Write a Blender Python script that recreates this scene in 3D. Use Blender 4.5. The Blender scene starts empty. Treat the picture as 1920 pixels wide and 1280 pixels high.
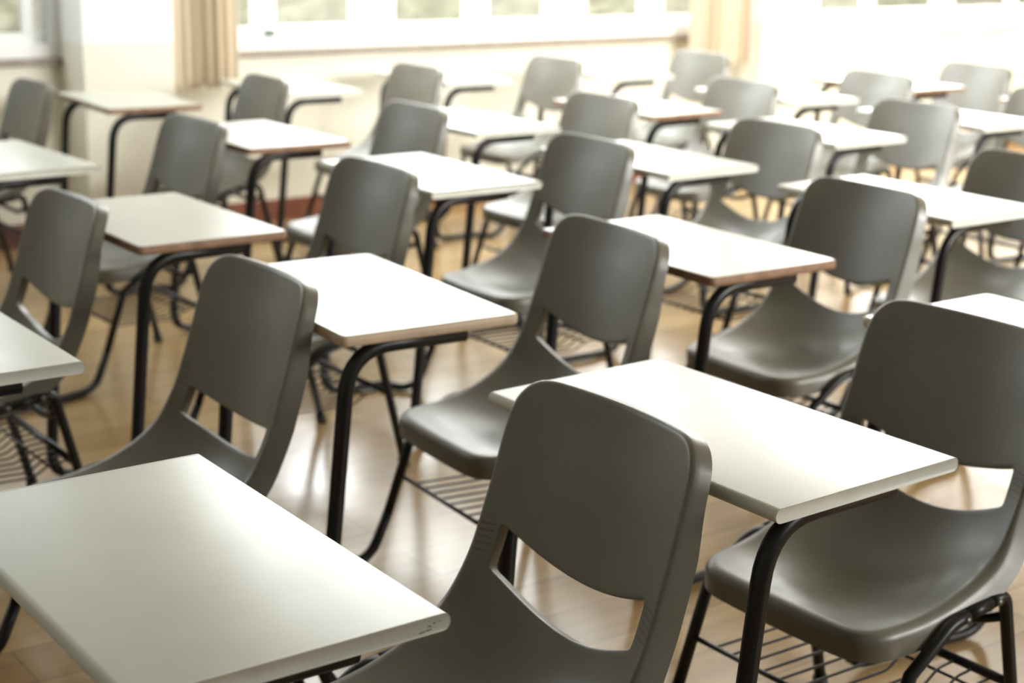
import bpy, bmesh, math, random
from mathutils import Vector, Matrix

random.seed(7)
SC = bpy.context.scene
COL = SC.collection
PI = math.pi
DESK_H = 0.70

# ------------------------------------------------------------------ materials
def new_mat(name):
    m = bpy.data.materials.new(name)
    m.use_nodes = True
    nt = m.node_tree
    b = nt.nodes['Principled BSDF']
    return m, nt, b

def ramp(nt, fac, stops):
    r = nt.nodes.new('ShaderNodeValToRGB')
    el = r.color_ramp.elements
    while len(el) < len(stops):
        el.new(0.5)
    for e, (p, c) in zip(el, stops):
        e.position = p
        e.color = (*c, 1)
    nt.links.new(fac, r.inputs['Fac'])
    return r.outputs['Color']

def noise(nt, vec, scale, detail=3, rough=0.5):
    n = nt.nodes.new('ShaderNodeTexNoise')
    n.inputs['Scale'].default_value = scale
    n.inputs['Detail'].default_value = detail
    n.inputs['Roughness'].default_value = rough
    if vec is not None:
        nt.links.new(vec, n.inputs['Vector'])
    return n.outputs['Fac']

def coord(nt, which='Object'):
    return nt.nodes.new('ShaderNodeTexCoord').outputs[which]

def mathn(nt, op, a, b=None):
    n = nt.nodes.new('ShaderNodeMath')
    n.operation = op
    for i, v in enumerate((a, b)):
        if v is None:
            continue
        if isinstance(v, (int, float)):
            n.inputs[i].default_value = v
        else:
            nt.links.new(v, n.inputs[i])
    return n.outputs[0]

def bump(nt, b, h, strength, dist):
    n = nt.nodes.new('ShaderNodeBump')
    n.inputs['Strength'].default_value = strength
    n.inputs['Distance'].default_value = dist
    nt.links.new(h, n.inputs['Height'])
    nt.links.new(n.outputs['Normal'], b.inputs['Normal'])

def simple(name, col, rough, var=0.08, scale=20, metallic=0.0, spec=0.5, bstr=0.0):
    m, nt, b = new_mat(name)
    f = noise(nt, coord(nt), scale, 4)
    c = ramp(nt, f, [(0.3, tuple(x * (1 - var) for x in col)), (0.7, tuple(min(1, x * (1 + var)) for x in col))])
    nt.links.new(c, b.inputs['Base Color'])
    b.inputs['Roughness'].default_value = rough
    b.inputs['Metallic'].default_value = metallic
    b.inputs['Specular IOR Level'].default_value = spec
    if bstr:
        bump(nt, b, f, bstr, 0.002)
    return m

def plastic_mat():
    m, nt, b = new_mat('moulded_plastic')
    oc = coord(nt)
    f = noise(nt, oc, 9, 5, 0.6)
    c = ramp(nt, f, [(0.25, (0.104, 0.098, 0.071)), (0.75, (0.136, 0.129, 0.097))])
    f2 = noise(nt, oc, 40, 4, 0.6)
    rr = nt.nodes.new('ShaderNodeMapRange')
    rr.inputs['To Min'].default_value = 0.30
    rr.inputs['To Max'].default_value = 0.46
    nt.links.new(f2, rr.inputs['Value'])
    nt.links.new(rr.outputs[0], b.inputs['Roughness'])
    b.inputs['Specular IOR Level'].default_value = 0.85
    # moulded finger ribs on the two struts either side of the slot
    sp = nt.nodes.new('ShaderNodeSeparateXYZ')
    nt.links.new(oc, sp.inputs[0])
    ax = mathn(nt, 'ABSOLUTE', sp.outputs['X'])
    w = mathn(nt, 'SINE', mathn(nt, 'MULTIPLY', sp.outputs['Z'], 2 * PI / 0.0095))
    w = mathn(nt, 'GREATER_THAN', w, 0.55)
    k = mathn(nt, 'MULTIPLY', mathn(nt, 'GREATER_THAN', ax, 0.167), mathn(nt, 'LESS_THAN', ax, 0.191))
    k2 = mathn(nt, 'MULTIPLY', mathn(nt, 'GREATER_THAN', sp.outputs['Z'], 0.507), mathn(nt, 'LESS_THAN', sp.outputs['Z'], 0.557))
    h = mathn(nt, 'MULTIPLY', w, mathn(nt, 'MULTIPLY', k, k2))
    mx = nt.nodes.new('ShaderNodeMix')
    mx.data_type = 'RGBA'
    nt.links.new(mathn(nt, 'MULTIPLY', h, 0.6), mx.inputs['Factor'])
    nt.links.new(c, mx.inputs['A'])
    mx.inputs['B'].default_value = (.035, .033, .024, 1)  # groove shade painted into the base colour
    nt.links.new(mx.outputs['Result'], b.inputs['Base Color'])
    h = mathn(nt, 'MULTIPLY', h, -1.0)
    fine = mathn(nt, 'MULTIPLY', noise(nt, oc, 350, 2), 0.05)
    bump(nt, b, mathn(nt, 'ADD', h, fine), 0.7, 0.0025)
    return m

def desk_mat():
    m, nt, b = new_mat('desk_laminate')
    oc = coord(nt)
    f = noise(nt, oc, 6, 5, 0.6)
    c = ramp(nt, f, [(0.3, (0.51, 0.52, 0.45)), (0.7, (0.565, 0.575, 0.50))])
    nt.links.new(c, b.inputs['Base Color'])
    rr = nt.nodes.new('ShaderNodeMapRange')
    rr.inputs['To Min'].default_value = 0.285
    rr.inputs['To Max'].default_value = 0.34
    nt.links.new(noise(nt, oc, 18, 5), rr.inputs['Value'])
    nt.links.new(rr.outputs[0], b.inputs['Roughness'])
    b.inputs['Specular IOR Level'].default_value = 0.55
    bump(nt, b, noise(nt, oc, 600, 2), 0.08, 0.0004)
    return m

def floor_mat():
    m, nt, b = new_mat('wood_plank_floor')
    oc = coord(nt)
    mp = nt.nodes.new('ShaderNodeMapping')
    mp.inputs['Rotation'].default_value = (0, 0, PI / 2)
    nt.links.new(oc, mp.inputs['Vector'])
    br = nt.nodes.new('ShaderNodeTexBrick')
    br.inputs['Color1'].default_value = (0.385, 0.255, 0.120, 1)
    br.inputs['Color2'].default_value = (0.48, 0.335, 0.165, 1)
    br.inputs['Mortar'].default_value = (0.30, 0.20, 0.11, 1)
    br.inputs['Scale'].default_value = 1.0
    br.inputs['Mortar Size'].default_value = 0.003
    br.inputs['Brick Width'].default_value = 0.9
    br.inputs['Row Height'].default_value = 0.15
    br.inputs['Bias'].default_value = 0.0
    nt.links.new(mp.outputs[0], br.inputs['Vector'])
    mp2 = nt.nodes.new('ShaderNodeMapping')
    mp2.inputs['Scale'].default_value = (14, 1.6, 1)
    nt.links.new(oc, mp2.inputs['Vector'])
    g = noise(nt, mp2.outputs[0], 3, 6, 0.65)
    gc = ramp(nt, g, [(0.25, (0.74, 0.70, 0.64)), (0.75, (1.0, 1.0, 1.0))])
    mx = nt.nodes.new('ShaderNodeMix')
    mx.data_type = 'RGBA'
    mx.blend_type = 'MULTIPLY'
    mx.inputs['Factor'].default_value = 1.0
    nt.links.new(br.outputs['Color'], mx.inputs['A'])
    nt.links.new(gc, mx.inputs['B'])
    nt.links.new(mx.outputs['Result'], b.inputs['Base Color'])
    rr = nt.nodes.new('ShaderNodeMapRange')
    rr.inputs['To Min'].default_value = 0.13
    rr.inputs['To Max'].default_value = 0.26
    b.inputs['Specular IOR Level'].default_value = 0.26
    nt.links.new(noise(nt, oc, 2.2, 4), rr.inputs['Value'])
    nt.links.new(rr.outputs[0], b.inputs['Roughness'])
    bump(nt, b, noise(nt, oc, 4, 2), 0.06, 0.02)
    return m

def wall_mat():
    # painted wall: cream dado below, white above
    m, nt, b = new_mat('two_tone_wall_paint')
    oc = coord(nt)
    sp = nt.nodes.new('ShaderNodeSeparateXYZ')
    nt.links.new(oc, sp.inputs[0])
    k = mathn(nt, 'GREATER_THAN', sp.outputs['Z'], 0.857)
    f = noise(nt, oc, 3, 5)
    lo = ramp(nt, f, [(0.3, (0.78, 0.765, 0.66)), (0.7, (0.83, 0.815, 0.71))])
    hi = ramp(nt, f, [(0.3, (0.84, 0.85, 0.83)), (0.7, (0.88, 0.89, 0.87))])
    mx = nt.nodes.new('ShaderNodeMix')
    mx.data_type = 'RGBA'
    nt.links.new(k, mx.inputs['Factor'])
    nt.links.new(lo, mx.inputs['A'])
    nt.links.new(hi, mx.inputs['B'])
    nt.links.new(mx.outputs['Result'], b.inputs['Base Color'])
    b.inputs['Roughness'].default_value = 0.6
    bump(nt, b, noise(nt, oc, 60, 3), 0.15, 0.002)
    return m

def glass_mat(name, tint, haze, hazecol):
    m = bpy.data.materials.new(name)
    m.use_nodes = True
    nt = m.node_tree
    nt.nodes.clear()
    out = nt.nodes.new('ShaderNodeOutputMaterial')
    tr = nt.nodes.new('ShaderNodeBsdfTransparent')
    tr.inputs['Color'].default_value = (*tint, 1)
    di = nt.nodes.new('ShaderNodeBsdfDiffuse')
    di.inputs['Color'].default_value = (*hazecol, 1)
    gl = nt.nodes.new('ShaderNodeBsdfGlossy')
    gl.inputs['Roughness'].default_value = 0.05
    a = nt.nodes.new('ShaderNodeMixShader')
    f = noise(nt, coord(nt), 5, 4)
    fm = mathn(nt, 'ADD', mathn(nt, 'MULTIPLY', f, 0.06), haze - 0.03)
    nt.links.new(fm, a.inputs[0])
    nt.links.new(tr.outputs[0], a.inputs[1])
    nt.links.new(di.outputs[0], a.inputs[2])
    c = nt.nodes.new('ShaderNodeMixShader')
    c.inputs[0].default_value = 0.04
    nt.links.new(a.outputs[0], c.inputs[1])
    nt.links.new(gl.outputs[0], c.inputs[2])
    nt.links.new(c.outputs[0], out.inputs['Surface'])
    return m

def curtain_mat():
    m, nt, b = new_mat('beige_curtain_cloth')
    oc = coord(nt)
    mp = nt.nodes.new('ShaderNodeMapping')
    mp.inputs['Scale'].default_value = (1, 60, 2)
    nt.links.new(oc, mp.inputs['Vector'])
    f = noise(nt, mp.outputs[0], 2, 4)
    c = ramp(nt, f, [(0.3, (0.58, 0.49, 0.37)), (0.7, (0.66, 0.565, 0.43))])
    nt.links.new(c, b.inputs['Base Color'])
    b.inputs['Roughness'].default_value = 0.85
    b.inputs['Sheen Weight'].default_value = 0.2
    return m

M = {}
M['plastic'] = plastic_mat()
M['desk'] = desk_mat()
M['edge_white'] = simple('white_edge_band', (0.62, 0.63, 0.56), 0.4, 0.05, 30)
M['edge_beige'] = simple('beige_edge_band', (0.50, 0.38, 0.26), 0.5, 0.15, 25)
M['edge_brown'] = simple('brown_bare_edge', (0.25, 0.145, 0.085), 0.6, 0.3, 30)
M['metal'] = simple('black_enamel_steel', (0.007, 0.007, 0.0075), 0.36, 0.2, 40, spec=0.35)
M['bolt'] = simple('steel_bolt', (0.20, 0.20, 0.19), 0.35, 0.2, 60, metallic=0.9)
M['rubber'] = simple('black_rubber', (0.02, 0.02, 0.02), 0.7, 0.2, 50)
M['pencil'] = simple('pencil_scribble', (0.16, 0.16, 0.14), 0.7, 0.2, 50)
M['floor'] = floor_mat()
M['wall'] = wall_mat()
M['plain'] = simple('plain_white_paint', (0.80, 0.80, 0.77), 0.7, 0.03, 3)
M['base'] = simple('red_brown_baseboard', (0.22, 0.070, 0.035), 0.4, 0.2, 8)
M['frame'] = simple('white_window_frame', (0.84, 0.85, 0.84), 0.35, 0.03, 10)
M['sill'] = simple('brown_stone_sill', (0.27, 0.225, 0.18), 0.45, 0.15, 20)
M['glass'] = glass_mat('clear_pane', (0.95, 0.96, 0.94), 0.03, (0.3, 0.31, 0.27))
M['glass_haze'] = glass_mat('hazy_pane', (0.96, 0.96, 0.95), 0.12, (0.50, 0.51, 0.46))
M['curtain'] = curtain_mat()
M['latch'] = simple('dark_green_latch', (0.04, 0.09, 0.06), 0.4, 0.1, 30)
M['hedge'] = simple('hedge_leaves', (0.33, 0.315, 0.235), 0.8, 0.3, 4)
M['soil'] = simple('garden_soil', (0.20, 0.17, 0.11), 0.9, 0.3, 5)

# ------------------------------------------------------------------ mesh helpers
def link(name, me, mat, parent=None):
    o = bpy.data.objects.new(name, me)
    if mat is not None and len(me.materials) == 0:
        me.materials.append(mat)
    COL.objects.link(o)
    if parent is not None:
        o.parent = parent
    return o

def bm_mesh(name, bm, smooth=True):
    bmesh.ops.recalc_face_normals(bm, faces=bm.faces[:])
    me = bpy.data.meshes.new(name)
    bm.to_mesh(me)
    bm.free()
    if smooth:
        for p in me.polygons:
            p.use_smooth = True
    return me

def add_box(bm, lo, hi, bev=0.0):
    lo, hi = Vector(lo), Vector(hi)
    vs = [bm.verts.new((x, y, z)) for x in (lo.x, hi.x) for y in (lo.y, hi.y) for z in (lo.z, hi.z)]
    f = [(0, 1, 3, 2), (4, 6, 7, 5), (0, 4, 5, 1), (2, 3, 7, 6), (0, 2, 6, 4), (1, 5, 7, 3)]
    fs = [bm.faces.new([vs[i] for i in q]) for q in f]
    if bev:
        es = list({e for q in fs for e in q.edges})
        bmesh.ops.bevel(bm, geom=es, offset=bev, segments=2, affect='EDGES', profile=0.5)

def box_mesh(name, boxes, bev=0.0):
    bm = bmesh.new()
    for lo, hi in boxes:
        add_box(bm, lo, hi, bev)
    return bm_mesh(name, bm, False)

def fillet(pts, rad, n=6):
    """round the corners of a polyline"""
    pts = [Vector(p) for p in pts]
    out = [pts[0]]
    for i in range(1, len(pts) - 1):
        p, a, b = pts[i], pts[i - 1], pts[i + 1]
        r = rad[i] if isinstance(rad, (list, tuple)) else rad
        if r <= 0:
            out.append(p)
            continue
        d1, d2 = (a - p).normalized(), (b - p).normalized()
        l = min(r, (a - p).length * 0.48, (b - p).length * 0.48)
        s, e = p + d1 * l, p + d2 * l
        for k in range(n + 1):
            t = k / n
            out.append(s * (1 - t) ** 2 + p * 2 * t * (1 - t) + e * t * t)
    out.append(pts[-1])
    return out

def add_tube(bm, pts, r, seg=10, caps=True, flat=1.0, ref=Vector((1, 0, 0))):
    """sweep a (possibly oval) ring; flat scales the radius across ref"""
    pts = [Vector(p) for p in pts]
    rings = []
    for i, p in enumerate(pts):
        a = pts[max(i - 1, 0)]
        b = pts[min(i + 1, len(pts) - 1)]
        t = (b - a).normalized()
        u = ref - t * ref.dot(t)
        if u.length < 1e-4:
            u = Vector((0, 0, 1)) - t * t.z
        u.normalize()
        v = t.cross(u)
        rings.append([bm.verts.new(p + u * (r * flat * math.cos(2 * PI * k / seg)) + v * (r * math.sin(2 * PI * k / seg))) for k in range(seg)])
    for a, b in zip(rings, rings[1:]):
        for k in range(seg):
            bm.faces.new((a[k], a[(k + 1) % seg], b[(k + 1) % seg], b[k]))
    if caps:
        bm.faces.new(rings[0])
        bm.faces.new(rings[-1][::-1])

def tube_mesh(name, pts, r, **kw):
    bm = bmesh.new()
    add_tube(bm, pts, r, **kw)
    return bm_mesh(name, bm)

def round_rect(hx, hy, r, n=6):
    out = []
    for cx, cy, a0 in ((hx - r, hy - r, 0), (-hx + r, hy - r, PI / 2), (-hx + r, -hy + r, PI), (hx - r, -hy + r, 1.5 * PI)):
        for k in range(n + 1):
            a = a0 + PI / 2 * k / n
            out.append((cx + r * math.cos(a), cy + r * math.sin(a)))
    return out

# ------------------------------------------------------------------ the moulded shell (seat + backrest)
# stations along the shell: centre (y, z), edge (y, z), half-width; y runs from the desk back to the sitter's back
ST = [
    ((.207, .361), (.207, .364), .172), ((.25, .357), (.25, .366), .178), ((.31, .346), (.31, .369), .182),
    ((.37, .340), (.37, .379), .184), ((.43, .346), (.42, .395), .186), ((.485, .367), (.46, .415), .188),
    ((.525, .404), (.49, .441), .190), ((.552, .450), (.512, .474), .191), ((.570, .500), (.535, .521), .191),
    ((.585, .550), (.552, .571), .190), ((.602, .610), (.570, .626), .189), ((.618, .665), (.584, .675), .188),
    ((.634, .716), (.600, .725), .185), ((.646, .758), (.613, .763), .183)]
TN = len(ST) - 1
def cat(vals, t):
    i = min(int(t), TN - 1)
    f = t - i
    p = [vals[max(0, min(TN, i + k))] for k in (-1, 0, 1, 2)]
    return 0.5 * (2 * p[1] + (p[2] - p[0]) * f + (2 * p[0] - 5 * p[1] + 4 * p[2] - p[3]) * f * f + (3 * p[1] - p[0] - 3 * p[2] + p[3]) * f ** 3)
CH = [[s[0][0] for s in ST], [s[0][1] for s in ST], [s[1][0] for s in ST], [s[1][1] for s in ST], [s[2] for s in ST]]
SLOT_LO, SLOT_HI, SLOT_U, BOW = 7.55, 8.92, 0.845, 0.64

def smooth01(x):
    x = max(0, min(1, x))
    return x * x * (3 - 2 * x)

def shell_point(u, t):
    au = abs(u)
    # rounded outline corners at the top of the back and the front of the seat
    if t > 10.0:
        u0 = 0.66
        drop = 1.25 * (1 - math.sqrt(max(0, 1 - (max(0, au - u0) / (1 - u0)) ** 2.2)))
        t = 10.0 + (t - 10.0) * (TN - drop - 10.0) / (TN - 10.0)
    elif t < 3.0:
        u0 = 0.66
        d = 0.95 * (1 - math.sqrt(max(0, 1 - (max(0, au - u0) / (1 - u0)) ** 2.2)))
        t = 3.0 - (3.0 - t) * (3.0 - d) / 3.0
    # the slot and the lines around it bow down in the middle
    w = smooth01((t - SLOT_LO + 2.55) / 2.3) * (1 - smooth01((t - SLOT_HI - .08) / 2.5))
    t -= BOW * (1 - 0.234 * (t - SLOT_LO)) * (1 - min(1, au / SLOT_U) ** 2) ** 1.2 * w
    t = max(0, t)
    cy, cz, ey, ez, hw = (cat(c, t) for c in CH)
    k = au ** 2.0
    return Vector((u * hw, cy + (ey - cy) * k, cz + (ez - cz) * k))

def build_shell():
    us = []
    half = [0, .09, .18, .27, .36, .45, .54, .62, .69, .75, .80, SLOT_U, .875, .90, .925, .95, .97, .985, 1.0]
    us = [-x for x in half[:0:-1]] + half
    def span(a, b, n):
        return [a + (b - a) * k / n for k in range(n)]
    ts = span(0, 1, 6) + span(1, SLOT_LO - .35, 22) + span(SLOT_LO - .35, SLOT_LO, 3) + span(SLOT_LO, SLOT_HI, 8) + span(SLOT_HI, SLOT_HI + .28, 3) + span(SLOT_HI + .28, 12, 14) + span(12, TN, 8) + [TN]
    bm = bmesh.new()
    lt = bm.verts.layers.float.new('tt')
    grid = []
    for t in ts:
        row = []
        for u in us:
            v = bm.verts.new(shell_point(u, t))
            v[lt] = t
            row.append(v)
        grid.append(row)
    for i in range(len(ts) - 1):
        for j in range(len(us) - 1):
            tm, um = (ts[i] + ts[i + 1]) / 2, (us[j] + us[j + 1]) / 2
            if SLOT_LO < tm < SLOT_HI and abs(um) < SLOT_U:
                continue
            bm.faces.new((grid[i][j], grid[i][j + 1], grid[i + 1][j + 1], grid[i + 1][j]))
    for v in [v for v in bm.verts if not v.link_faces]:
        bm.verts.remove(v)
    # soften the slot's four corners
    for r in range(1):
        mv = []
        for v in bm.verts:
            if v.is_boundary and abs(abs(v.co.x) - SLOT_U * .19) < .012 and (abs(v[lt] - SLOT_LO) < .25 or abs(v[lt] - SLOT_HI) < .25):
                nb = [e.other_vert(v).co for e in v.link_edges if e.is_boundary]
                if len(nb) == 2:
                    mv.append((v, v.co * .5 + (nb[0] + nb[1]) * .25))
        for v, c in mv:
            v.co = c
    bm.normal_update()
    # boundary loops
    edges = {e for e in bm.edges if e.is_boundary}
    loops = []
    while edges:
        e = edges.pop()
        lp = [e.verts[0], e.verts[1]]
        while True:
            nx = [f for f in lp[-1].link_edges if f in edges]
            if not nx:
                break
            edges.discard(nx[0])
            o = nx[0].other_vert(lp[-1])
            if o is lp[0]:
                break
            lp.append(o)
        loops.append(lp)
    for lp in loops:
        n = len(lp)
        slot = max(v.co.z for v in lp) < .62
        info = []
        for i, v in enumerate(lp):
            N = v.normal.copy()
            if N.z < 0 and abs(N.z) > abs(N.y) or N.y > .2 and N.z < .3:
                N = -N
            tg = (lp[(i + 1) % n].co - lp[i - 1].co).normalized()
            out = tg.cross(N).normalized()
            cen = Vector((0, 0, 0))
            for f in v.link_faces:
                cen += f.calc_center_median()
            cen /= len(v.link_faces)
            if out.dot(v.co - cen) < 0:
                out = -out
            info.append((v.co.copy(), N, out, v[lt]))
        # smooth outward directions a little so corners stay clean
        for _ in range(2):
            outs = [(info[i - 1][2] + info[i][2] * 2 + info[(i + 1) % n][2]).normalized() for i in range(n)]
            nrm = [(info[i - 1][1] + info[i][1] * 2 + info[(i + 1) % n][1]).normalized() for i in range(n)]
            info = [(c, nn, o, t) for (c, _, _, t), nn, o in zip(info, nrm, outs)]
        prev = lp
        steps = [('r', a) for a in (22, 45, 68, 90)] + [('d', k / 3) for k in (1, 2, 3)]
        for kind, a in steps:
            ring = []
            for c, N, o, t in info:
                if slot:
                    rr, dep = .003, .022
                else:
                    s = smooth01((t - 5) / 3)
                    rr = .017 * (1 - s) + .007 * s
                    dep = (.030 * (1 - s) + .034 * s) * (1 - .30 * smooth01((t - 9) / 4))
                if kind == 'r':
                    q = math.radians(a)
                    p = c + o * (rr * math.sin(q)) - N * (rr * (1 - math.cos(q)))
                else:
                    p = c + o * rr - N * (rr + dep * a) - o * (dep * a * .06)
                v = bm.verts.new(p)
                v[lt] = t
                ring.append(v)
            for i in range(n):
                j = (i + 1) % n
                bm.faces.new((prev[i], prev[j], ring[j], ring[i]))
            prev = ring
    bmesh.ops.recalc_face_normals(bm, faces=bm.faces[:])
    up = sum(f.normal.z * f.calc_area() for f in bm.faces if f.calc_center_median().y < .45 and f.normal.z ** 2 > .5)
    if up < 0:
        bmesh.ops.reverse_faces(bm, faces=bm.faces[:])
    bm.normal_update()
    res = []
    for name, test in (('seat', lambda t: t < SLOT_LO + .02), ('backrest', lambda t: t >= SLOT_LO + .02)):
        vid, co, no, fs = {}, [], [], []
        for f in bm.faces:
            if test(sum(v[lt] for v in f.verts) / len(f.verts)):
                ids = []
                for v in f.verts:
                    if v not in vid:
                        vid[v] = len(co)
                        co.append(v.co[:])
                        no.append(v.normal[:])
                    ids.append(vid[v])
                fs.append(ids)
        me = bpy.data.meshes.new(name)
        me.from_pydata(co, [], fs)
        for p in me.polygons:
            p.use_smooth = True
        me.normals_split_custom_set_from_vertices(no)
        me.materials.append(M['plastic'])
        res.append(me)
    bm.free()
    return res

# ------------------------------------------------------------------ desk meshes
HX, HY, TH = 0.30, 0.18, 0.020
def desktop_mesh():
    bm = bmesh.new()
    levels = [(-.0035, DESK_H - TH + .001), (-.0015, DESK_H - TH + .003), (-.0015, DESK_H - .003), (-.0022, DESK_H - .0012), (-.0045, DESK_H)]
    rings = []
    for off, z in levels:
        rings.append([bm.verts.new((x, y, z)) for x, y in round_rect(HX + off, HY + off, .012)])
    n = len(rings[0])
    for a, b in zip(rings, rings[1:]):
        for i in range(n):
            bm.faces.new((a[i], a[(i + 1) % n], b[(i + 1) % n], b[i]))
    bm.faces.new(rings[0][::-1])
    bm.faces.new(rings[-1])
    bmesh.ops.recalc_face_normals(bm, faces=bm.faces[:])
    me = bpy.data.meshes.new('desktop')
    bm.to_mesh(me)
    bm.free()
    return me

def band_mesh():
    bm = bmesh.new()
    prof = [(-.004, DESK_H - TH), (-.0015, DESK_H - TH + .0005), (0, DESK_H - TH + .003), (.0003, DESK_H - TH * .5), (0, DESK_H - .004), (-.0012, DESK_H - .0015), (-.0030, DESK_H - .0004)]
    rings = [[bm.verts.new((x, y, z)) for x, y in round_rect(HX + o, HY + o, .013)] for o, z in prof]
    n = len(rings[0])
    for a, b in zip(rings, rings[1:]):
        for i in range(n):
            bm.faces.new((a[i], a[(i + 1) % n], b[(i + 1) % n], b[i]))
    return bm_mesh('edge_band', bm)

RP, RL = .0146, .0110          # radii of desk post tube and leg tube
def frame_meshes(s, off=(0, 0), only_runner=False):
    """one side (s = -1 far, +1 near) of the steel frame"""
    xt, xf, xl = s * .262, s * .250, s * .218
    zc = DESK_H - TH - RP
    arm_front = (xt, -.150, zc)
    foot = (xf, -.205, RP)
    post = fillet([(xt, .085, zc), arm_front, foot, (s * .236, 0.0, RP)], [0, .085, .07, 0], 8)
    k = min(range(len(post)), key=lambda i: (Vector(post[i]) - Vector(foot)).length)
    out = {}
    out['desk_post'] = tube_mesh('desk_post', post[:k + 1], RP, seg=12, flat=.92)
    ox, oy = off
    run = post[k:] + fillet([(s * .236 + ox / 2, oy / 2, RP), (s * .222 + ox, .155 + oy, RL + .001), (xl + ox, .20 + oy, .12)], .05, 6)[1:]
    out['floor_runner'] = tube_mesh('floor_runner', run, RL * 1.1, seg=10)
    if only_runner:
        return out
    top_f, top_r = (xl, .352, .358), (xl, .485, .376)
    m1, m2 = (xl, .390, .3631), (xl, .447, .3709)
    fl = fillet([(xl, .20, .12), (xl, .262, .298), top_f, m1], [0, 0, .030, 0], 7)
    out['front_leg'] = tube_mesh('front_leg', fl, RL, seg=12)
    out['seat_rail'] = tube_mesh('seat_rail', [m1, m2], RL, seg=12)
    rl = fillet([m2, top_r, (xl, .530, .195), (xl, .575, .012)], [0, .030, .03, 0], 7)
    out['rear_leg'] = tube_mesh('rear_leg', rl, RL, seg=12)
    bm = bmesh.new()
    add_tube(bm, [(xl, .570, .026), (xl, .577, .0)], .0145, seg=12)
    out['rubber_foot'] = bm_mesh('rubber_foot', bm)
    for i, (y, z) in enumerate(((.380, .3617), (.458, .3724))):
        bm = bmesh.new()
        add_tube(bm, [(xl + s * .008, y, z), (xl + s * .0130, y, z)], .0060, seg=10)
        out['bolt%d' % i] = bm_mesh('bolt', bm)
    return out

def basket_mesh():
    bm = bmesh.new()
    n = 11
    for i in range(n):
        x = -.185 + .37 * i / (n - 1)
        add_tube(bm, fillet([(x, .230, .205), (x, .245, .188), (x, .440, .182), (x, .478, .205), (x, .525, .207)], .012, 3), .0026, seg=6, ref=Vector((1, 0, 0)))
    for y, z in ((.476, .201),):
        add_tube(bm, [(-.187, y, z), (.187, y, z)], .003, seg=6, ref=Vector((0, 0, 1)))
    return bm_mesh('book_basket', bm)

def nose_profile(grow=0.0):
    r = TH / 2 + grow
    zc = DESK_H - TH / 2
    pts = []
    for k in range(9):
        a = -PI / 2 + PI * k / 8
        pts.append((HY - TH / 2 + r * math.cos(a) * .9, zc + r * math.sin(a)))
    for k in range(9):
        a = PI / 2 + PI * k / 8
        pts.append((-HY + TH / 2 + r * math.cos(a) * .9, zc + r * math.sin(a)))
    return pts

def nose_desktop(x0, x1, name, grow=0.0, soft=0.0):
    bm = bmesh.new()
    xs = [(x0 + soft, -soft), (x0, 0)] if soft and x0 < 0 else [(x0, 0)]
    xs += [(x1, 0), (x1 - soft, -soft)] if soft and x1 > 0 else [(x1, 0)]
    rings = [[bm.verts.new((x, y, z)) for y, z in nose_profile(grow + g)] for x, g in (xs if x0 < 0 or True else xs)]
    n = len(rings[0])
    for a, b in zip(rings, rings[1:]):
        for i in range(n):
            bm.faces.new((a[i], a[(i + 1) % n], b[(i + 1) % n], b[i]))
    bm.faces.new(rings[0])
    bm.faces.new(rings[-1][::-1])
    me = bm_mesh(name, bm)
    me.set_sharp_from_angle(angle=math.radians(50))
    return me

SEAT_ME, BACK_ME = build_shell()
SLOT_LO, SLOT_HI, SLOT_U, BOW = 6.85, 8.02, 0.845, 0.16      # one older shell has a lower, straighter slot
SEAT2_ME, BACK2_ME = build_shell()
SLOT_LO, SLOT_HI, SLOT_U, BOW = 7.55, 8.92, 0.845, 0.64
NOSE_ME = nose_desktop(-HX + .003, HX - .003, 'desktop')
NOSE_ME.materials.append(M['desk'])
NOSE_B = [nose_desktop(-HX, -HX + .003, 'edge_band', .0002, .001), nose_desktop(HX - .003, HX, 'edge_band', .0002, .001)]
for b in NOSE_B:
    b.materials.append(M['edge_white'])
TOP_ME = desktop_mesh()
TOP_ME.materials.append(M['desk'])
BANDS = {}
for k in ('white', 'beige', 'brown'):
    b = band_mesh()
    b.materials.append(M['edge_' + k])
    BANDS[k] = b
SIDE = {-1: frame_meshes(-1), 1: frame_meshes(1)}
BASKET = basket_mesh()
FB = tube_mesh('front_crossbar', [(-.217, .2275, .203), (.217, .2275, .203)], .0046, seg=8, ref=Vector((0, 0, 1)))
RB = tube_mesh('rear_crossbar', [(-.217, .527, .207), (.217, .527, .207)], .0085, seg=8, ref=Vector((0, 0, 1)))
SB = tube_mesh('seat_support', fillet([(-.217, .496, .335), (-.15, .49, .305), (.15, .49, .305), (.217, .496, .335)], .05, 5), .0085, seg=8, ref=Vector((0, 1, 0)))

def make_unit():
    r = bpy.data.objects.new('school_desk', None)
    r.empty_display_size = .1
    COL.objects.link(r)
    top = link('desktop', NOSE_ME, None, r)
    link('edge_band', NOSE_B[0], None, top)
    link('edge_band', NOSE_B[1], None, top)
    link('seat', SEAT_ME, None, r)
    link('backrest', BACK_ME, None, r)
    for s in (-1, 1):
        p = SIDE[s]
        link('desk_post', p['desk_post'], M['metal'], r)
        link('floor_runner', p['floor_runner'], M['metal'], r)
        link('front_leg', p['front_leg'], M['metal'], r)
        rail = link('seat_rail', p['seat_rail'], M['metal'], r)
        link('bolt', p['bolt0'], M['bolt'], rail)
        link('bolt', p['bolt1'], M['bolt'], rail)
        leg = link('rear_leg', p['rear_leg'], M['metal'], r)
        link('rubber_foot', p['rubber_foot'], M['rubber'], leg)
    link('book_basket', BASKET, M['metal'], r)
    link('front_crossbar', FB, M['metal'], r)
    link('rear_crossbar', RB, M['metal'], r)
    link('seat_support', SB, M['metal'], r)
    return r

def copy_tree(o, parent=None):
    c = o.copy()
    COL.objects.link(c)
    c.parent = parent
    for ch in o.children:
        copy_tree(ch, c)
    return c

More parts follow.
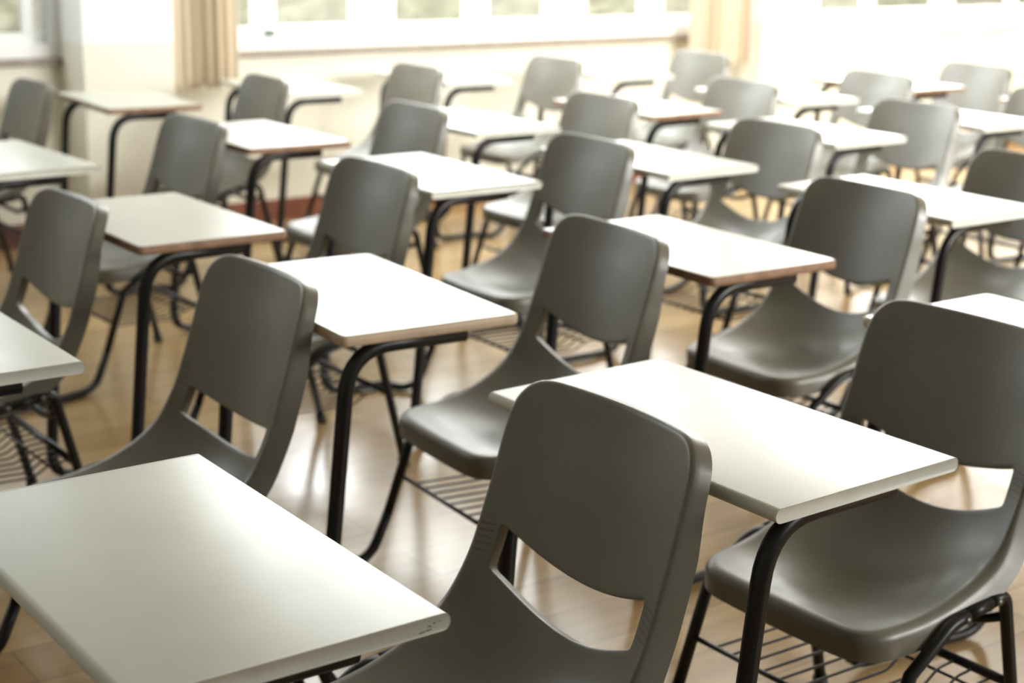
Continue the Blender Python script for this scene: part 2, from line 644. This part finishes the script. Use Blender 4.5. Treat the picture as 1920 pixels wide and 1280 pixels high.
GROUP = 'combined school desks with attached grey chairs in rows'
UNITS = [
    # x, y, turn, edge band, chair offset within its unit (bent frames), label
    (-1.575, .685, -.003, 'white', (-.006, .018), "A", "large matt grey-white school desk nearest the camera, pencil marks on its near edge"),
    (-1.600, 1.535, .023, 'white', (-.030, .004), "B", "white school desk whose far corner is hidden by the nearest dark chair's backrest"),
    (-1.622, 2.387, -.015, 'beige', (0, 0), "C", "beige-edged school desk of the nearest row, mostly cut off behind its row's second chair"),
    (-2.686, .723, 0, 'white', (.100, -.024), "D", "pale school desk half outside the photo, its dark slotted chair just beyond the nearest desktop"),
    (-2.581, 1.524, -.066, 'beige', (-.042, .004), "E", "beige-edged white school desk whose black post rises just beyond the nearest desktop"),
    (-2.597, 2.377, -.020, 'brown', (-.095, .058), "F", "brown-edged bright white school desk whose chair has scuff marks on its seat"),
    (-2.770, 3.325, .0, 'white', (-.03, -.06), "G", "white school desk behind the chair with the scuffed seat, at the end of its row"),
    (-3.480, .675, .0, 'white', (0, 0), "H", "dark grey chair beside the cream brown-edged desk, its own desktop outside the photo"),
    (-3.468, 1.510, .005, 'brown', (-.095, .030), "I", "cream-topped brown-edged school desk framed by two dark chairs in the third row"),
    (-3.740, 2.440, -.007, 'white', (.060, -.085), "J", "white school desk in the third row, next behind the cream brown-edged one"),
    (-3.655, 3.175, .015, 'white', (-.020, -.040), "K", "white school desk, third desktop of the third row, behind a dark grey backrest"),
    (-3.867, 4.079, .027, 'white', (.010, -.034), "L", "white school desk, fourth desktop of the third row, touching a pale grey backrest"),
    (-3.900, 4.890, .0, 'white', (0, 0), "M", "white school desk, fifth desktop of the third row, its black post bent under it"),
    (-3.900, 5.750, .0, 'beige', (0, 0), "N", "beige-edged school desk ending the third row, only a corner showing behind pale backrests"),
    (-4.560, 1.503, .039, 'white', (-.040, .020), "O", "pale school desk cut by the photo's edge in front of the brown-silled window"),
    (-4.653, 2.376, -.001, 'brown', (.030, -.035), "P", "brown-edged white school desk in the fourth row, below the beige pleated curtain"),
    (-4.635, 3.191, .023, 'white', (.070, -.060), "Q", "white school desk, third desktop of the fourth row, below the long white window"),
    (-4.700, 4.020, .009, 'brown', (-.050, .0), "R", "brown-edged white school desk, fourth desktop of the fourth row, near the pale curtain"),
    (-4.760, 4.835, .0, 'white', (.030, -.030), "S", "white school desk, fifth desktop of the fourth row, beyond the pale curtain"),
    (-4.860, 5.640, .0, 'brown', (.050, -.060), "T", "brown-edged school desk at the end of the fourth row, before the palest chair"),
    (-5.890, 1.460, .0, 'white', (0, 0), "U", "grey chair below the brown-silled window, its own desktop outside the photo"),
    (-5.747, 2.393, -.046, 'brown', (.040, -.070), "V", "brown-edged white school desk on two bent black posts against the cream pillar"),
    (-5.900, 3.170, .0, 'white', (.050, -.030), "W", "white school desk first under the long window, its chair beyond the pleated curtain"),
    (-5.985, 3.985, .0, 'white', (.080, -.050), "X", "white school desk second under the long window, blending into the bright wall"),
    (-5.850, 4.795, .0, 'white', (0, 0), "Y", "white school desk last under the long window, its chair beside the pale curtain"),
]
proto = None
ROOTS = []
for x, y, a, band, off, key, label in UNITS:
    if proto is None:
        o = proto = make_unit()
    else:
        o = copy_tree(proto)
    o.location = (x, y, 0)
    o.rotation_euler = (0, 0, a)
    o['label'] = label
    o['category'] = 'desk'
    o['group'] = GROUP
    for t in o.children:
        if key == 'D' and t.name.split('.')[0] in ('seat', 'backrest'):
            t.data = SEAT2_ME if t.name.startswith('seat') else BACK2_ME
        if not t.name.startswith('desk'):
            if t.name.startswith('floor_runner'):
                sd = -1 if t.data.vertices[0].co.x < 0 else 1
                t.data = frame_meshes(sd, off, True)['floor_runner']
                t.data.materials.append(M['metal'])
            else:
                t.location = (off[0], off[1], 0)
        if t.name.startswith('desktop') and band != 'white':
            t.data = TOP_ME
            a_, b_ = t.children
            a_.data = BANDS[band]
            bpy.data.objects.remove(b_)
    ROOTS.append(o)

def strokes(name, lines, r, mat, parent):
    bm = bmesh.new()
    for ln in lines:
        add_tube(bm, ln, r, seg=5, ref=Vector((0, 0, 1)))
    return link(name, bm_mesh(name, bm), mat, parent)

desk_a = [c for c in ROOTS[0].children if c.name.startswith('desktop')][0]
xe = HX + .0001
strokes('pencil_mark', [[(xe, .140, .6845), (xe, .147, .6850)], [(xe, .149, .6852), (xe, .155, .6858)],
                        [(xe, .152, .6905), (xe, .1545, .6885)], [(xe, .1575, .6915), (xe, .160, .6920)],
                        [(xe, .165, .6925), (xe, .1665, .6928)]], .0005, M['pencil'], desk_a)
seat_f = [c for c in ROOTS[5].children if c.name.startswith('seat') and 'support' not in c.name and 'rail' not in c.name][0]
def on_seat(x, t):
    hw = cat(CH[4], t)
    p = shell_point(x / hw, t)
    p.z += .0004
    return p
sl = []
for x, t, dx, dt in ((-.045, 4.55, .012, .12), (-.035, 4.40, .016, .10), (-.020, 4.55, .013, -.12), (-.012, 4.35, .014, .16), (.004, 4.30, .016, .06), (-.028, 4.70, .010, .05)):
    sl.append([on_seat(x + dx * k / 3, t + dt * k / 3) for k in range(4)])
strokes('scuff_mark', sl, .0013, M['pencil'], seat_f)

# ------------------------------------------------------------------ the room
def struct(name, me, mat, parent=None):
    o = link(name, me, mat, parent)
    if parent is None:
        o['kind'] = 'structure'
    return o

XW, XP = -6.55, -6.30            # window wall plane and pillar fronts
Y0, Y1 = -3.0, 10.5
CEIL = 3.0
fl = bmesh.new()
add_box(fl, (XW - .25, Y0, -.06), (3.2, Y1, 0))
struct('floor', bm_mesh('floor', fl, False), M['floor'])
struct('ceiling', box_mesh('ceiling', [((XW - .25, Y0, CEIL), (3.2, Y1, CEIL + .1))]), M['plain'])
WZ0, WZ1 = .785, 2.82
WIN = [(-.9, 2.44), (2.84, 6.28), (6.70, 10.1)]
boxes = [((XW - .2, Y0, 0), (XW, Y1, WZ0)), ((XW - .2, Y0, WZ1), (XW, Y1, CEIL))]
ys = [Y0] + [v for w in WIN for v in w] + [Y1]
for a, b in zip(ys[::2], ys[1::2]):
    boxes.append(((XW - .2, a, WZ0), (XW, b, WZ1)))
struct('wall_far', box_mesh('wall_far', boxes), M['wall'])
struct('wall_front', box_mesh('wall_front', [((XW - .2, Y0 - .1, 0), (3.2, Y0, CEIL))]), M['plain'])
struct('wall_back', box_mesh('wall_back', [((XW - .2, Y1, 0), (3.2, Y1 + .1, CEIL))]), M['wall'])
for i, (a, b) in enumerate(((2.44, 2.84), (6.28, 6.70))):
    struct('trim_%d' % (i + 1), box_mesh('pillar', [((XW - .01, a, 0), (XP, b, CEIL))], .006), M['wall'])
    struct('baseboard_pillar' if i == 0 else 'baseboard_column', box_mesh('pillar_base', [((XW, a - .012, 0), (XP + .012, b + .012, .10))], .003), M['base'])
struct('baseboard_far', box_mesh('baseboard', [((XW, Y0, 0), (XW + .014, 2.42, .10)), ((XW, 2.86, 0), (XW + .014, 6.26, .10)), ((XW, 6.72, 0), (XW + .014, Y1, .10))], .003), M['base'])

PANES = [
    [(-.80, .02, 0), (.18, 1.00, 0), (1.16, 2.294, 0), (2.357, 2.40, 1)],
    [(2.95, 3.343, 0), (3.477, 3.875, 1), (4.092, 4.496, 0), (4.666, 5.014, 1), (5.256, 5.625, 0), (5.816, 6.18, 1)],
    [(6.82, 7.35, 1), (7.50, 8.03, 0), (8.18, 8.71, 1), (8.86, 9.39, 0), (9.52, 9.98, 1)],
]
for wi, ((a, b), panes) in enumerate(zip(WIN, PANES)):
    fb = []
    x0, x1 = XW - .085, XW - .012
    pz0, pz1 = .888, 2.70
    # outer frame
    fb += [((x0 - .02, a, WZ0), (XW + .004, b, .842)), ((x0 - .02, a, 2.76), (XW + .004, b, WZ1)),
           ((x0 - .02, a, .842), (XW + .004, a + .045, 2.76)), ((x0 - .02, b - .045, .842), (XW + .004, b, 2.76))]
    win = struct('window_%d' % (wi + 1), box_mesh('window_frame', fb, .004), M['frame'])
    edges = [a + .045] + [(p[1] + q[0]) / 2 for p, q in zip(panes, panes[1:])] + [b - .045]
    for k, (p0, p1, hz) in enumerate(panes):
        e0, e1 = edges[k] - .012, edges[k + 1] + .012
        xs0, xs1 = (x0, x0 + .034) if k % 2 else (x0 + .039, x1)
        sb = [((xs0, e0, .836), (xs1, e1, pz0)), ((xs0, e0, pz1), (xs1, e1, 2.765)),
              ((xs0, e0, pz0), (xs1, p0, pz1)), ((xs0, p1, pz0), (xs1, e1, pz1))]
        s = link('sash', box_mesh('sash', sb, .003), M['frame'], win)
        xm = (xs0 + xs1) / 2
        link('pane', box_mesh('pane', [((xm - .003, p0 - .004, pz0 - .004), (xm + .003, p1 + .004, pz1 + .004))]), M['glass_haze' if hz else 'glass'], s)
    if wi == 1:
        bm = bmesh.new()
        add_box(bm, (XW - .012, 3.40, .846), (XW + .012, 3.445, .872), .004)
        add_tube(bm, [(XW + .010, 3.432, .859), (XW + .028, 3.40, .861), (XW + .030, 3.375, .861)], .005, seg=8)
        link('latch', bm_mesh('latch', bm), M['latch'], win)
    # sill board below the window
    sm = box_mesh('window_sill', [((XW - .03, a + .002, WZ0 - .030), (XW + .035, b - .002, WZ0 + .001))], .006)
    s = link('window_sill', sm, M['frame'] if wi == 2 else M['sill'], win)

def curtain(name, y0, y1, z0, z1, xc, label):
    bm = bmesh.new()
    nu, nz = 140, 26
    rnd = random.Random(name + label)
    ph = [rnd.uniform(0, 6.28) for _ in range(6)]
    rows = []
    for j in range(nz + 1):
        v = j / nz
        z = z1 + (z0 - z1) * v
        row = []
        for i in range(nu + 1):
            u = i / nu
            k = 2 * PI * (u * 6.0 + .10 * math.sin(5 * u + ph[0]) + .03 * math.sin(3 * v + ph[1]))
            amp = .026 * (.65 + .35 * math.sin(2.7 * u * PI + ph[2])) * (.8 + .3 * v)
            x = xc + amp * math.sin(k) + .007 * math.sin(2.3 * k + ph[3])
            y = y0 + (y1 - y0) * u + .010 * math.cos(k) + .006 * (1 - v) * math.sin(ph[4] + 9 * u)
            dz = .010 * math.sin(k + 1.1) + .008 * math.sin(.5 * k + ph[5]) if j == nz else 0
            row.append(bm.verts.new((x, y, z + dz)))
        rows.append(row)
    for a, b in zip(rows, rows[1:]):
        for i in range(nu):
            bm.faces.new((a[i], a[i + 1], b[i + 1], b[i]))
    r = bpy.data.objects.new('window_curtain', None)
    r.location = (xc, (y0 + y1) / 2, z1)
    COL.objects.link(r)
    r['label'] = label
    r['category'] = 'curtain'
    r['group'] = 'beige curtains gathered beside the pillars'
    me = bm_mesh('curtain_cloth', bm)
    me.transform(Matrix.Translation(-r.location))
    link('curtain_cloth', me, M['curtain'], r)
    bm = bmesh.new()
    add_tube(bm, [(0.0, y0 - r.location.y - .03, .012), (0.0, y1 - r.location.y + .03, .012)], .010, seg=10, ref=Vector((0, 0, 1)))
    link('curtain_rod', bm_mesh('curtain_rod', bm), M['frame'], r)
    return r
curtain('c1', 2.872, 3.185, .645, 2.90, -6.42, 'beige pleated curtain hanging low over the brown wall beside the cream pillar')
curtain('c2', 5.83, 6.275, .630, 2.90, -6.42, 'pale washed-out curtain at the far end of the long white window')

# garden outside
bm = bmesh.new()
rn = random.Random(3)
nx, nz = 240, 26
rows = []
for j in range(nz + 1):
    row = []
    for i in range(nx + 1):
        y = -6 + 22 * i / nx
        z = -.3 + 1.50 * j / nz
        row.append(bm.verts.new((-9.0 - .5 * max(0, (j / nz) - .75) ** 2 * 4 + rn.uniform(-.02, .02), y + rn.uniform(-.03, .03), z + rn.uniform(-.02, .02))))
    rows.append(row)
for a, b in zip(rows, rows[1:]):
    for i in range(nx):
        bm.faces.new((a[i], a[i + 1], b[i + 1], b[i]))
hd = link('garden_hedge', bm_mesh('garden_hedge', bm, False), M['hedge'])
hd['kind'] = 'stuff'
hd['label'] = 'grey green hedge seen blurred through the window panes'
hd['category'] = 'hedge'
struct('ground', box_mesh('ground', [((-16, -8, -.4), (XW - .25, 18, -.3))]), M['soil'])

# ------------------------------------------------------------------ light
w = bpy.data.worlds.new('World')
SC.world = w
w.use_nodes = True
bg = w.node_tree.nodes['Background']
bg.inputs['Color'].default_value = (.93, .97, 1.0, 1)
bg.inputs['Strength'].default_value = 0.2

def area(name, loc, aim, sx, sy, watt, col, spread=180):
    l = bpy.data.lights.new(name, 'AREA')
    l.shape = 'RECTANGLE'
    l.size, l.size_y = sx, sy
    l.energy = watt
    l.color = col
    l.spread = math.radians(spread)
    o = bpy.data.objects.new(name, l)
    o.location = loc
    d = (Vector(aim) - Vector(loc)).normalized()
    o.rotation_euler = d.to_track_quat('-Z', 'Y').to_euler()
    COL.objects.link(o)
    return o
area('sky_light_a', (-6.82, .78, 2.0), (-3, .78, 1.75), 3.25, 1.5, 80, (.90, .95, 1.0))
area('sky_light_b', (-6.82, 4.56, 2.0), (-3, 4.56, 1.75), 3.4, 1.5, 370, (.93, .97, 1.0))
area('sky_light_c', (-6.82, 8.4, 2.0), (-3, 8.2, 1.75), 3.4, 1.5, 540, (.97, .99, 1.0))
area('garden_light', (-7.7, 6.8, 3.8), (-9.2, 6.8, .4), 12.0, 1.0, 130, (1.0, 1.0, .97), 120)
area('far_chair_fill', (-5.3, 2.5, 2.93), (-5.0, 5.6, .5), 1.3, .5, 46, (.97, .98, 1.0), 95)  # added fill, no real fitting: brightens the far chair fronts
area('ceiling_panel', (-5.3, 6.1, 2.96), (-5.3, 6.1, 0), 1.8, 3.4, 70, (1.0, 1.0, .98))  # unseen fill added overhead so the glossy desktops reflect white
area('corridor_light', (2.6, 6.0, 2.2), (-6.5, 5.6, .9), 5.0, 1.4, 265, (1.0, .985, .94), 92)

# ------------------------------------------------------------------ camera
F, PS, THT, RO, H = 2987.4, 2.50825793, .263234964, .0199357214, .708304709
fw = Vector((math.cos(PS) * math.cos(THT), math.sin(PS) * math.cos(THT), -math.sin(THT)))
rt = Vector((math.sin(PS), -math.cos(PS), 0))
up = rt.cross(fw)
r2 = rt * math.cos(RO) + up * math.sin(RO)
u2 = -rt * math.sin(RO) + up * math.cos(RO)
cd = bpy.data.cameras.new('camera')
cd.sensor_width = 36.0
cd.lens = F / 1920 * 36.0
cd.clip_start = .05
cd.clip_end = 200
cd.dof.use_dof = True
cd.dof.focus_distance = 1.95
cd.dof.aperture_fstop = 4.3
cam = bpy.data.objects.new('camera', cd)
mw = Matrix((r2, u2, -fw)).transposed().to_4x4()
mw.translation = Vector((0, 0, H + DESK_H))
cam.matrix_world = mw
COL.objects.link(cam)
SC.camera = cam

SC.view_settings.view_transform = 'Standard'
SC.view_settings.look = 'None'
SC.view_settings.exposure = 0.0
SC.cycles.use_denoising = True
SC.cycles.max_bounces = 8
SC.cycles.sample_clamp_indirect = 8.0
SC.cycles.caustics_reflective = False
SC.cycles.caustics_refractive = False
